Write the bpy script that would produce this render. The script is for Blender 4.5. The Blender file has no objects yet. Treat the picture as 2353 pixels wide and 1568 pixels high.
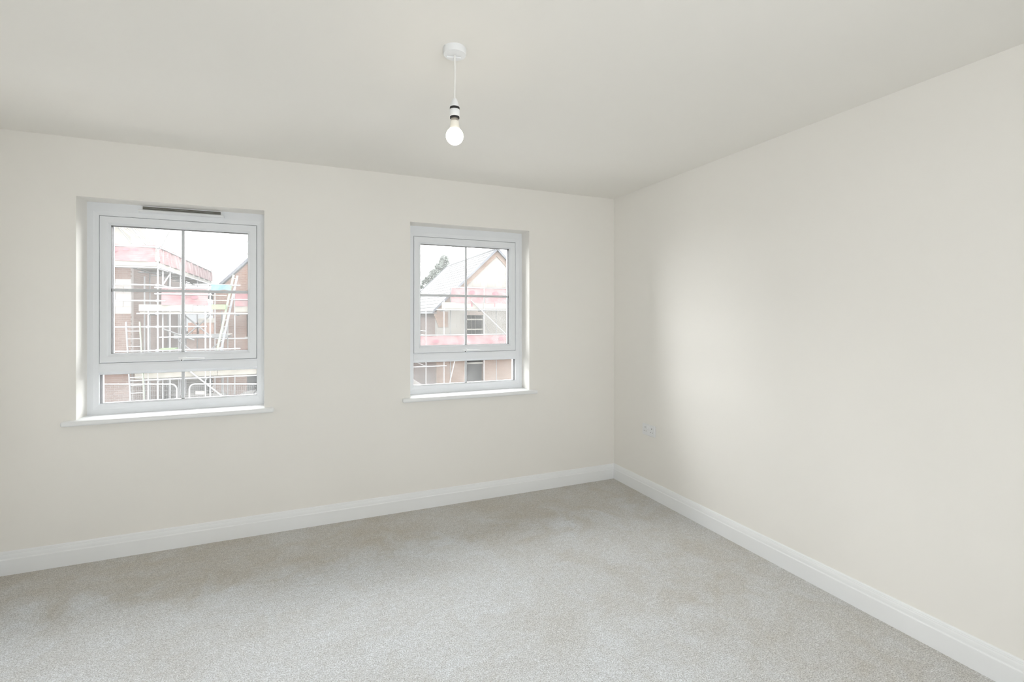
import bpy, bmesh, math, random
from mathutils import Vector

# ------------------------------------------------------------------ camera, sky, exposure
scene = bpy.context.scene
col = scene.collection
FPX, FW = 1098.57, 2353.0                       # focal length in pixels of the 2353 px wide frame
HEAD = math.radians(23.1406)                    # camera heading, clockwise from +Y
cam_d = bpy.data.cameras.new('camera')
cam_d.sensor_fit = 'HORIZONTAL'; cam_d.sensor_width = 36.0
cam_d.lens = FPX / FW * 36.0
cam_d.shift_y = -58.0 / FW
cam_d.clip_start = 0.01; cam_d.clip_end = 400
cam = bpy.data.objects.new('camera', cam_d); col.objects.link(cam)
cam.location = (-2.428, -3.443, 1.395)
cam.rotation_euler = (math.pi / 2, 0, -HEAD)
scene.camera = cam

SKY = 15.5
world = bpy.data.worlds.new('overcast_sky'); scene.world = world
world.use_nodes = True
bg = world.node_tree.nodes['Background']
bg.inputs[0].default_value = (0.985, 1.0, 1.0, 1)
bg.inputs[1].default_value = SKY

vs = scene.view_settings
vs.view_transform = 'Standard'; vs.look = 'None'; vs.gamma = 1.0; vs.exposure = -0.19
vs.use_curve_mapping = False
cy = scene.cycles
cy.max_bounces = 12; cy.diffuse_bounces = 9; cy.glossy_bounces = 3
cy.transmission_bounces = 4; cy.transparent_max_bounces = 16
cy.sample_clamp_indirect = 12.0
cy.use_denoising = True
cy.use_adaptive_sampling = True; cy.adaptive_threshold = 0.06; cy.adaptive_min_samples = 24
cy.use_light_tree = False
cy.caustics_reflective = False; cy.caustics_refractive = False

# sampling portals at the window openings (they emit nothing themselves)
W_W, W_Z0, W_Z1 = 0.944, 0.806, 2.071
WIN_X = (-3.628, -1.751)                        # left edge of each opening
for px_, py_, pz_, pw_, ph_, rx_ in [(wx + W_W / 2, 0.232, (W_Z0 + W_Z1) / 2, W_W, W_Z1 - W_Z0, -math.pi / 2) for wx in WIN_X] + [(-1.97, -4.36, 1.4385, 0.88, 1.265, math.pi / 2)]:
    ld = bpy.data.lights.new('window_portal', 'AREA')
    ld.shape = 'RECTANGLE'; ld.size = pw_; ld.size_y = ph_
    ld.cycles.is_portal = True
    lo = bpy.data.objects.new('window_portal', ld); col.objects.link(lo)
    lo.location = (px_, py_, pz_)
    lo.rotation_euler = (rx_, 0, 0)

random.seed(7)
GROUND = -2.75

# ------------------------------------------------------------------ materials
def new_mat(name):
    m = bpy.data.materials.new(name); m.use_nodes = True
    nt = m.node_tree
    return m, nt, nt.nodes, nt.links, nt.nodes['Principled BSDF']

def noise(nt, vec, scale, detail=3, rough=0.55, dist=0.0):
    n = nt.nodes.new('ShaderNodeTexNoise')
    n.inputs['Scale'].default_value = scale; n.inputs['Detail'].default_value = detail
    n.inputs['Roughness'].default_value = rough; n.inputs['Distortion'].default_value = dist
    nt.links.new(vec, n.inputs['Vector'])
    return n

def ramp(nt, fac, stops):
    r = nt.nodes.new('ShaderNodeValToRGB')
    el = r.color_ramp.elements
    while len(el) < len(stops): el.new(0.5)
    for e, (p, c) in zip(el, stops):
        e.position = p; e.color = (*c, 1) if len(c) == 3 else c
    nt.links.new(fac, r.inputs[0])
    return r

def mixc(nt, fac, a, b, mode='MIX'):
    n = nt.nodes.new('ShaderNodeMix'); n.data_type = 'RGBA'; n.blend_type = mode
    for sock, v in ((n.inputs[0], fac), (n.inputs[6], a), (n.inputs[7], b)):
        if hasattr(v, 'links'): nt.links.new(v, sock)
        else: sock.default_value = v if isinstance(v, float) else (*v, 1)
    return n.outputs[2]

def simple(name, c, rough=0.6, var=0.06, scale=8.0, bump=0.0, bscale=60.0, metal=0.0, spec=0.5):
    m, nt, nd, lk, p = new_mat(name)
    tc = nd.new('ShaderNodeTexCoord')
    n = noise(nt, tc.outputs['Object'], scale, 1)
    lo = tuple(max(0, v * (1 - var)) for v in c); hi = tuple(min(1, v * (1 + var)) for v in c)
    r = ramp(nt, n.outputs[0], ((0.3, lo), (0.7, hi)))
    lk.new(r.outputs[0], p.inputs['Base Color'])
    p.inputs['Roughness'].default_value = rough; p.inputs['Metallic'].default_value = metal
    p.inputs['Specular IOR Level'].default_value = spec
    if bump:
        nb = noise(nt, tc.outputs['Object'], bscale, 3)
        b = nd.new('ShaderNodeBump'); b.inputs['Strength'].default_value = bump; b.inputs['Distance'].default_value = 0.002
        lk.new(nb.outputs[0], b.inputs['Height']); lk.new(b.outputs[0], p.inputs['Normal'])
    return m

M = {}
M['wall'] = simple('cream_wall_paint', (0.850, 0.836, 0.804), 0.9, 0.008, 1.5, spec=0.15)
M['ceiling'] = simple('white_ceiling_paint', (0.854, 0.842, 0.810), 0.95, 0.008, 1.2, spec=0.1)
M['satin'] = simple('white_satin_paint', (0.850, 0.868, 0.885), 0.42, 0.01, 3, spec=0.4)
M['upvc'] = simple('white_upvc', (0.810, 0.835, 0.870), 0.35, 0.008, 5, spec=0.4)
M['plastic'] = simple('white_plastic', (0.80, 0.815, 0.835), 0.35, 0.008, 20)
M['handle'] = simple('bright_white_plastic', (0.90, 0.92, 0.94), 0.3, 0.008, 20)
M['cord'] = simple('white_flex', (0.82, 0.82, 0.80), 0.5, 0.02, 40)
M['pinhole'] = simple('grey_pin_hole', (0.30, 0.30, 0.29), 0.7, 0.1, 30)
M['pinhole2'] = simple('dark_pin_hole', (0.16, 0.16, 0.15), 0.7, 0.1, 30)
M['gasket'] = simple('black_gasket', (0.018, 0.018, 0.02), 0.6, 0.1, 30)
M['spacer'] = simple('grey_spacer_bar', (0.16, 0.16, 0.18), 0.5, 0.1, 30)
M['dark'] = simple('dark_slot', (0.03, 0.03, 0.028), 0.7, 0.1, 30)
M['ventdark'] = simple('vent_slot_grey', (0.16, 0.155, 0.13), 0.7, 0.1, 30)
M['chrome'] = simple('bulb_cap_metal', (0.62, 0.58, 0.52), 0.3, 0.05, 60, metal=1.0)
M['neck'] = simple('bulb_neck_plastic', (0.80, 0.78, 0.72), 0.4, 0.01, 20)

def glass_mat():
    m, nt, nd, lk, p = new_mat('glare_veiled_glass')
    nd.remove(p)
    out = nd['Material Output']
    tr = nd.new('ShaderNodeBsdfTransparent'); tr.inputs[0].default_value = (0.985, 0.985, 0.985, 1)
    gl = nd.new('ShaderNodeBsdfGlossy'); gl.inputs['Roughness'].default_value = 0.02
    fr = nd.new('ShaderNodeFresnel'); fr.inputs[0].default_value = 1.16
    mx = nd.new('ShaderNodeMixShader')
    lk.new(fr.outputs[0], mx.inputs[0]); lk.new(tr.outputs[0], mx.inputs[1]); lk.new(gl.outputs[0], mx.inputs[2])
    # veiling glare over the view, put into the panes as a translucent share
    tl = nd.new('ShaderNodeBsdfTranslucent'); tl.inputs[0].default_value = (0.95, 0.96, 0.95, 1)
    tc = nd.new('ShaderNodeTexCoord'); n = noise(nt, tc.outputs['Object'], 9, 0)
    r = ramp(nt, n.outputs[0], ((0.3, (0.025,) * 3), (0.75, (0.036,) * 3)))
    mx2 = nd.new('ShaderNodeMixShader')
    lk.new(r.outputs[0], mx2.inputs[0]); lk.new(mx.outputs[0], mx2.inputs[1]); lk.new(tl.outputs[0], mx2.inputs[2])
    lk.new(mx2.outputs[0], out.inputs[0])
    return m
M['glass'] = glass_mat()

def bulb_mat():
    m, nt, nd, lk, p = new_mat('lit_bulb_diffuser')
    p.inputs['Base Color'].default_value = (0.9, 0.88, 0.82, 1)
    p.inputs['Emission Color'].default_value = (1.0, 0.87, 0.66, 1)
    p.inputs['Emission Strength'].default_value = 18.0
    return m
M['bulb'] = bulb_mat()

def carpet_mat():
    m, nt, nd, lk, p = new_mat('grey_twist_pile_carpet')
    tc = nd.new('ShaderNodeTexCoord'); v = tc.outputs['Object']
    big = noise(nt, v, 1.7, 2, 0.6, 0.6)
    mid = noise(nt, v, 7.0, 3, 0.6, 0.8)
    clump = noise(nt, v, 48, 2, 0.65)
    fibre = noise(nt, v, 190, 2, 0.75)
    tuft = nd.new('ShaderNodeTexVoronoi'); tuft.inputs['Scale'].default_value = 210
    lk.new(v, tuft.inputs['Vector'])
    # pile direction with ragged stroke edges, plus room light painted into the colour:
    # pale cool daylight mid-room, warm shade along the back and right walls
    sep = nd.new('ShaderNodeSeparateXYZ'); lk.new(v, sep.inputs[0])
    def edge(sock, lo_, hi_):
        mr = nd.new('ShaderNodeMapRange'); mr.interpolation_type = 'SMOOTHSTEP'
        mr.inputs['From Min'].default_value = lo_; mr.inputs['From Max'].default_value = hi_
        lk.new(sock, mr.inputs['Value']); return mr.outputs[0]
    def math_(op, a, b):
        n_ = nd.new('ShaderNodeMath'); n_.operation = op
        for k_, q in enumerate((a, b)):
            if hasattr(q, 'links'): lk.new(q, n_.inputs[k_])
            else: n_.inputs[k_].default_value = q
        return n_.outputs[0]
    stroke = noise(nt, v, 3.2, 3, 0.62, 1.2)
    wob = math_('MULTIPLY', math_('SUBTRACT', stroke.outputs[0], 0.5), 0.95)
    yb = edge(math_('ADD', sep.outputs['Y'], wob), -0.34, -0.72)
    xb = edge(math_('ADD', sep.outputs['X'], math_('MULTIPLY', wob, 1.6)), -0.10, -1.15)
    brushed_daylit = math_('MULTIPLY', yb, math_('ADD', math_('MULTIPLY', xb, 0.62), 0.38))
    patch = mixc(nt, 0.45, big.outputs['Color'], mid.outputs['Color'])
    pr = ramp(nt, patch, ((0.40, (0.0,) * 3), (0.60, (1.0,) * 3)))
    lay_light_fac = math_('ADD', math_('MULTIPLY', brushed_daylit, 0.55), math_('MULTIPLY', pr.outputs[0], 0.45))
    lay_light = ramp(nt, lay_light_fac, ((0.05, (0.515, 0.488, 0.440)), (0.55, (0.590, 0.592, 0.590)), (1.0, (0.665, 0.690, 0.725))))
    fib = ramp(nt, fibre.outputs[0], ((0.32, (0.46, 0.45, 0.43)), (0.50, (1.0, 1.0, 1.0)), (0.68, (1.50, 1.50, 1.50))))
    c = mixc(nt, 0.75, lay_light.outputs[0], fib.outputs[0], 'MULTIPLY')
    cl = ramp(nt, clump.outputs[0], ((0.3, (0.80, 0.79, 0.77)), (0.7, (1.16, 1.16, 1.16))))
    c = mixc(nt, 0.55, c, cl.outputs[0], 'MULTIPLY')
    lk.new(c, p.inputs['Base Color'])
    p.inputs['Roughness'].default_value = 1.0; p.inputs['Specular IOR Level'].default_value = 0.05
    p.inputs['Sheen Weight'].default_value = 0.15; p.inputs['Sheen Roughness'].default_value = 0.6
    add = nd.new('ShaderNodeMath'); add.operation = 'ADD'
    lk.new(tuft.outputs['Distance'], add.inputs[0]); lk.new(fibre.outputs[0], add.inputs[1])
    b = nd.new('ShaderNodeBump'); b.inputs['Strength'].default_value = 0.55; b.inputs['Distance'].default_value = 0.004
    lk.new(add.outputs[0], b.inputs['Height']); lk.new(b.outputs[0], p.inputs['Normal'])
    return m
M['carpet'] = carpet_mat()

def brick_mat(name, axis, c1, c2, mortar):
    m, nt, nd, lk, p = new_mat(name)
    g = nd.new('ShaderNodeNewGeometry'); s = nd.new('ShaderNodeSeparateXYZ'); cmb = nd.new('ShaderNodeCombineXYZ')
    lk.new(g.outputs['Position'], s.inputs[0])
    lk.new(s.outputs['X' if axis == 'x' else 'Y'], cmb.inputs[0]); lk.new(s.outputs['Z'], cmb.inputs[1])
    b = nd.new('ShaderNodeTexBrick'); lk.new(cmb.outputs[0], b.inputs['Vector'])
    b.inputs['Color1'].default_value = (*c1, 1); b.inputs['Color2'].default_value = (*c2, 1); b.inputs['Mortar'].default_value = (*mortar, 1)
    b.inputs['Scale'].default_value = 1.0; b.inputs['Mortar Size'].default_value = 0.006; b.inputs['Mortar Smooth'].default_value = 0.2
    b.inputs['Brick Width'].default_value = 0.225; b.inputs['Row Height'].default_value = 0.075
    n = noise(nt, g.outputs['Position'], 1.3, 4)
    r = ramp(nt, n.outputs[0], ((0.3, (0.85,) * 3), (0.7, (1.1,) * 3)))
    c = mixc(nt, 1.0, b.outputs['Color'], r.outputs[0], 'MULTIPLY')
    lk.new(c, p.inputs['Base Color']); p.inputs['Roughness'].default_value = 0.9; p.inputs['Specular IOR Level'].default_value = 0.2
    bp = nd.new('ShaderNodeBump'); bp.inputs['Strength'].default_value = 0.6; bp.inputs['Distance'].default_value = 0.006; bp.invert = True
    lk.new(b.outputs['Fac'], bp.inputs['Height']); lk.new(bp.outputs[0], p.inputs['Normal'])
    return m
BR1, BR2, MOR = (0.056, 0.035, 0.028), (0.070, 0.047, 0.039), (0.092, 0.081, 0.075)
M['brick_x'] = brick_mat('red_brickwork_front', 'x', BR1, BR2, MOR)
M['brick_y'] = brick_mat('red_brickwork_side', 'y', BR1, BR2, MOR)
M['pbrick_x'] = brick_mat('pale_red_brickwork_front', 'x', (0.066, 0.042, 0.031), (0.080, 0.055, 0.042), (0.096, 0.083, 0.072))
M['dbrick_x'] = brick_mat('deep_red_brickwork_front', 'x', (0.064, 0.036, 0.026), (0.080, 0.048, 0.037), (0.096, 0.083, 0.074))
M['pbrick_y'] = brick_mat('pale_red_brickwork_side', 'y', (0.066, 0.042, 0.031), (0.080, 0.055, 0.042), (0.096, 0.083, 0.072))

def piece_mat(name, a, b, rough=0.9):
    m, nt, nd, lk, p = new_mat(name)
    oi = nd.new('ShaderNodeObjectInfo')
    r = ramp(nt, oi.outputs['Random'], ((0.0, a), (1.0, b)))
    g = nd.new('ShaderNodeNewGeometry'); n = noise(nt, g.outputs['Position'], 12, 4)
    r2 = ramp(nt, n.outputs[0], ((0.3, (0.92,) * 3), (0.7, (1.06,) * 3)))
    lk.new(mixc(nt, 1.0, r.outputs[0], r2.outputs[0], 'MULTIPLY'), p.inputs['Base Color'])
    p.inputs['Roughness'].default_value = rough; p.inputs['Specular IOR Level'].default_value = 0.2
    return m
M['brick_piece'] = piece_mat('red_brick_piece', BR1, BR2)
M['block_piece'] = piece_mat('grey_block_piece', (0.135, 0.127, 0.121), (0.147, 0.140, 0.134))
M['gblock_piece'] = piece_mat('pale_block_piece', (0.094, 0.088, 0.080), (0.101, 0.096, 0.089))
M['otile_piece'] = piece_mat('orange_tile_piece', (0.095, 0.055, 0.042), (0.115, 0.075, 0.060))
M['slate_piece'] = piece_mat('grey_roof_tile', (0.030, 0.032, 0.034), (0.036, 0.038, 0.040), 0.7)
M['wboard_piece'] = piece_mat('weathered_board', (0.040, 0.038, 0.035), (0.085, 0.080, 0.072))
M['mortar'] = simple('mortar', MOR, 0.95, 0.05, 20)
M['gmortar'] = simple('pale_mortar', (0.092, 0.087, 0.080), 0.95, 0.05, 20)
M['verge'] = simple('dark_grey_verge', (0.024, 0.027, 0.034), 0.6, 0.08, 4)
M['board'] = simple('pale_scaffold_board', (0.092, 0.087, 0.076), 0.85, 0.12, 3)
M['timber'] = simple('pale_new_timber', (0.115, 0.108, 0.092), 0.8, 0.10, 5)
M['panel'] = simple('cream_gable_panel', (0.105, 0.101, 0.090), 0.85, 0.06, 2)
M['steel'] = simple('galvanised_tube', (0.125, 0.127, 0.130), 0.45, 0.12, 6, metal=0.0)
M['dsteel'] = simple('dull_galvanised_tube', (0.055, 0.056, 0.057), 0.6, 0.12, 6)
M['alu'] = simple('aluminium', (0.090, 0.096, 0.106), 0.45, 0.08, 6)
M['green'] = simple('light_green_plastic', (0.044, 0.085, 0.024), 0.6, 0.05, 5)
M['palegreen'] = simple('pale_green_paint', (0.074, 0.092, 0.064), 0.5, 0.05, 5)
M['blue'] = simple('light_blue_sheet', (0.022, 0.058, 0.090), 0.7, 0.06, 5)
M['ground'] = simple('site_ground', (0.130, 0.122, 0.113), 0.95, 0.2, 0.6)
M['bark'] = simple('tree_bark', (0.04, 0.037, 0.032), 0.9, 0.2, 8)
M['leaf'] = simple('grey_green_leaf', (0.056, 0.066, 0.058), 0.7, 0.35, 1.3)
M['van'] = simple('white_van_paint', (0.088, 0.09, 0.09), 0.35, 0.03, 2)
M['vglass'] = simple('dark_van_glass', (0.018, 0.02, 0.02), 0.15, 0.1, 3)
M['tyre'] = simple('black_tyre', (0.015, 0.015, 0.015), 0.8, 0.1, 10)
M['sign'] = simple('cream_sign_board', (0.11, 0.10, 0.085), 0.6, 0.03, 5)
M['inside'] = simple('bare_inside_wall', (0.055, 0.054, 0.05), 0.95, 0.1, 3)
M['lintel'] = simple('brown_lintel', (0.080, 0.064, 0.054), 0.9, 0.1, 5)

def net_mat():
    m, nt, nd, lk, p = new_mat('red_debris_netting')
    g = nd.new('ShaderNodeNewGeometry')
    n = noise(nt, g.outputs['Position'], 2.4, 4, 0.6, 0.5)
    r = ramp(nt, n.outputs[0], ((0.36, (0.084, 0.033, 0.037)), (0.62, (0.094, 0.064, 0.065))))
    w = nd.new('ShaderNodeTexWave'); w.inputs['Scale'].default_value = 5.0; w.bands_direction = 'Z'
    lk.new(g.outputs['Position'], w.inputs['Vector'])
    r2 = ramp(nt, w.outputs['Fac'], ((0.35, (0.90, 0.82, 0.82)), (0.6, (1.06, 1.08, 1.08))))
    c = mixc(nt, 1.0, r.outputs[0], r2.outputs[0], 'MULTIPLY')
    lk.new(c, p.inputs['Base Color']); p.inputs['Roughness'].default_value = 0.85
    return m
M['net'] = net_mat()
M['netprint'] = simple('red_netting_print', (0.080, 0.026, 0.034), 0.85, 0.05, 6)

# ------------------------------------------------------------------ mesh helpers
ORG = {}
class MB:
    def __init__(s): s.v = []; s.f = []
    def add(s, vs_, fs_):
        o = len(s.v); s.v += [tuple(p) for p in vs_]; s.f += [tuple(i + o for i in f) for f in fs_]
        return s
    def box(s, x0, x1, y0, y1, z0, z1):
        return s.add([(x0, y0, z0), (x1, y0, z0), (x1, y1, z0), (x0, y1, z0), (x0, y0, z1), (x1, y0, z1), (x1, y1, z1), (x0, y1, z1)],
                     [(0, 3, 2, 1), (4, 5, 6, 7), (0, 1, 5, 4), (1, 2, 6, 5), (2, 3, 7, 6), (3, 0, 4, 7)])
    def tube(s, p, q, r, n=8, r2=None):
        p, q = Vector(p), Vector(q); d = (q - p).normalized(); r2 = r if r2 is None else r2
        a = d.cross(Vector((0, 0, 1)) if abs(d.z) < 0.9 else Vector((1, 0, 0))).normalized(); b = d.cross(a)
        vv = []
        for c, rr in ((p, r), (q, r2)):
            for k in range(n):
                t = 2 * math.pi * k / n; vv.append(c + (a * math.cos(t) + b * math.sin(t)) * rr)
        ff = [(k, (k + 1) % n, n + (k + 1) % n, n + k) for k in range(n)] + [tuple(range(n - 1, -1, -1)), tuple(range(n, 2 * n))]
        return s.add(vv, ff)
    def path(s, pts, r, n=8):
        pts = [Vector(p) for p in pts]; vv = []; ff = []
        for i, p in enumerate(pts):
            d = (pts[min(i + 1, len(pts) - 1)] - pts[max(i - 1, 0)]).normalized()
            a = d.cross(Vector((0.3, 0.9, 0.1))).normalized(); b = d.cross(a)
            for k in range(n):
                t = 2 * math.pi * k / n; vv.append(p + (a * math.cos(t) + b * math.sin(t)) * r)
        for i in range(len(pts) - 1):
            for k in range(n):
                ff.append((i * n + k, i * n + (k + 1) % n, (i + 1) * n + (k + 1) % n, (i + 1) * n + k))
        ff += [tuple(range(n - 1, -1, -1)), tuple(range((len(pts) - 1) * n, len(pts) * n))]
        return s.add(vv, ff)
    def lathe(s, prof, cx_, cy_, n=40):
        vv = []; ff = []
        for r, z in prof:
            for k in range(n):
                t = 2 * math.pi * k / n; vv.append((cx_ + r * math.cos(t), cy_ + r * math.sin(t), z))
        for i in range(len(prof) - 1):
            for k in range(n):
                ff.append((i * n + k, i * n + (k + 1) % n, (i + 1) * n + (k + 1) % n, (i + 1) * n + k))
        ff += [tuple(range(n - 1, -1, -1)), tuple(range((len(prof) - 1) * n, len(prof) * n))]
        return s.add(vv, ff)
    def prism(s, poly, f0, f1):
        """poly: 2-D points; f0, f1 map a point to the two end positions"""
        n = len(poly)
        vv = [f0(*p) for p in poly] + [f1(*p) for p in poly]
        ff = [(k, (k + 1) % n, n + (k + 1) % n, n + k) for k in range(n)] + [tuple(range(n - 1, -1, -1)), tuple(range(n, 2 * n))]
        return s.add(vv, ff)
    def beam(s, p, q, w, h, up=(0, 0, 1)):
        p, q = Vector(p), Vector(q); d = (q - p).normalized(); a = d.cross(Vector(up)).normalized(); b = a.cross(d)
        vv = [c + a * sx * w / 2 + b * sz * h / 2 for c in (p, q) for sx, sz in ((-1, -1), (1, -1), (1, 1), (-1, 1))]
        return s.add(vv, [(0, 1, 5, 4), (1, 2, 6, 5), (2, 3, 7, 6), (3, 0, 4, 7), (3, 2, 1, 0), (4, 5, 6, 7)])
    def frame(s, x0, x1, z0, z1, prof):
        """picture frame in the XZ plane: closed profile of (inset, y) swept round with mitred corners"""
        n = len(prof); vv = []
        for cxs, czs in ((0, 0), (1, 0), (1, 1), (0, 1)):
            for i, y in prof: vv.append(((x1 - i) if cxs else (x0 + i), y, (z1 - i) if czs else (z0 + i)))
        ff = []
        for c in range(4):
            d = (c + 1) % 4
            for k in range(n): ff.append((c * n + k, c * n + (k + 1) % n, d * n + (k + 1) % n, d * n + k))
        return s.add(vv, ff)
    def cells(s, x0, x1, z0, z1, y0, y1, openings):
        xs = sorted({x0, x1, *[o[0] for o in openings], *[o[1] for o in openings]}); zs = sorted({z0, z1, *[o[2] for o in openings], *[o[3] for o in openings]})
        for xa, xb in zip(xs, xs[1:]):
            # merge cells vertically where possible
            run = None
            for za, zb in zip(zs, zs[1:]):
                hole = any(o[0] <= xa and xb <= o[1] and o[2] <= za and zb <= o[3] for o in openings)
                if hole:
                    if run: s.box(xa, xb, y0, y1, *run); run = None
                else: run = (run[0], zb) if run else (za, zb)
            if run: s.box(xa, xb, y0, y1, *run)
        return s
    def build(s, name, mat, parent=None, bevel=0.0, seg=2, smooth=False, sel=None):
        me = bpy.data.meshes.new(name)
        o0 = Vector((0, 0, 0))
        r = parent
        if r is not None:
            while r.parent: r = r.parent
            o0 = ORG.get(r.name, Vector((0, 0, 0)))
        me.from_pydata([Vector(v) - o0 for v in s.v], [], s.f)
        bm = bmesh.new(); bm.from_mesh(me)
        bmesh.ops.recalc_face_normals(bm, faces=bm.faces)
        if bevel:
            ed = [e for e in bm.edges if len(e.link_faces) == 2 and e.calc_face_angle(0) > 0.5 and (sel is None or sel(e, o0))]
            bmesh.ops.bevel(bm, geom=ed, offset=bevel, segments=seg, profile=0.5, affect='EDGES', clamp_overlap=True)
        bm.to_mesh(me); bm.free()
        if smooth:
            for p in me.polygons: p.use_smooth = True
            me.set_sharp_from_angle(angle=math.radians(40))
        me.materials.append(M[mat])
        ob = bpy.data.objects.new(name, me); col.objects.link(ob)
        if parent is not None: ob.parent = parent
        return ob

def empty(name, loc):
    o = bpy.data.objects.new(name, None); col.objects.link(o); o.location = loc; o.empty_display_size = 0.1
    ORG[o.name] = Vector(loc)
    return o
def tag(o, label, cat=None, group=None, kind=None):
    o['label'] = label
    if cat: o['category'] = cat
    if group: o['group'] = group
    if kind: o['kind'] = kind
    return o
def struct(o, label): return tag(o, label, kind='structure')
def stuff(o): o['kind'] = 'stuff'; return o

# ------------------------------------------------------------------ the room
XL, YR, H = -3.966, -4.20, 2.40
WT = 0.235
opens = [(x, x + W_W, 0.776, W_Z1) for x in WIN_X]
struct(MB().cells(XL - 0.15, WT, -0.25, H + 0.25, 0.0, WT, opens).build('wall_back', 'wall'), 'cream painted wall with the two window openings')
struct(MB().box(0, WT, YR - 0.15, 0.0, -0.25, H + 0.25).build('wall_right', 'wall'), 'long plain cream wall with the double socket')
struct(MB().box(XL - 0.15, XL, YR - 0.15, 0.0, -0.25, H + 0.25).build('wall_left', 'wall'), 'cream wall just at the edge of view')
RO = (-2.41, -1.53, 0.806, 2.071)                # unseen window added for fill daylight, same height as the two in view
struct(MB().cells(XL, 0, -0.25, H + 0.25, YR - 0.15, YR, [RO]).build('wall_rear', 'wall'), 'cream wall behind the viewer with a window added for fill light')
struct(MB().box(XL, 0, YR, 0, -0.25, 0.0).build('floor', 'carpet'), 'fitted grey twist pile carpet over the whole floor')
struct(MB().box(XL, 0, YR, 0, H, H + 0.25).build('ceiling', 'ceiling'), 'plain off-white ceiling')

SK = [(0, 0), (0.018, 0), (0.018, 0.080), (0.0172, 0.0835), (0.0150, 0.0845), (0.0138, 0.088), (0.0134, 0.097), (0.0122, 0.105),
      (0.0100, 0.1105), (0.0100, 0.1135), (0.0078, 0.1145), (0.0072, 0.119), (0.0045, 0.1235), (0, 0.124)]
struct(MB().prism(SK, lambda d, z: (XL + d, -d, z), lambda d, z: (-d, -d, z)).build('baseboard_back', 'satin'), 'white moulded skirting board below the windows')
struct(MB().prism(SK, lambda d, z: (-d, -d, z), lambda d, z: (-d, YR + d, z)).build('baseboard_right', 'satin'), 'white moulded skirting board along the socket wall')
struct(MB().prism(SK, lambda d, z: (XL + d, -d, z), lambda d, z: (XL + d, YR + d, z)).build('baseboard_left', 'satin'), 'white skirting board at the edge of view')
struct(MB().prism(SK, lambda d, z: (XL + d, YR + d, z), lambda d, z: (-d, YR + d, z)).build('baseboard_rear', 'satin'), 'white skirting board behind the viewer')

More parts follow.
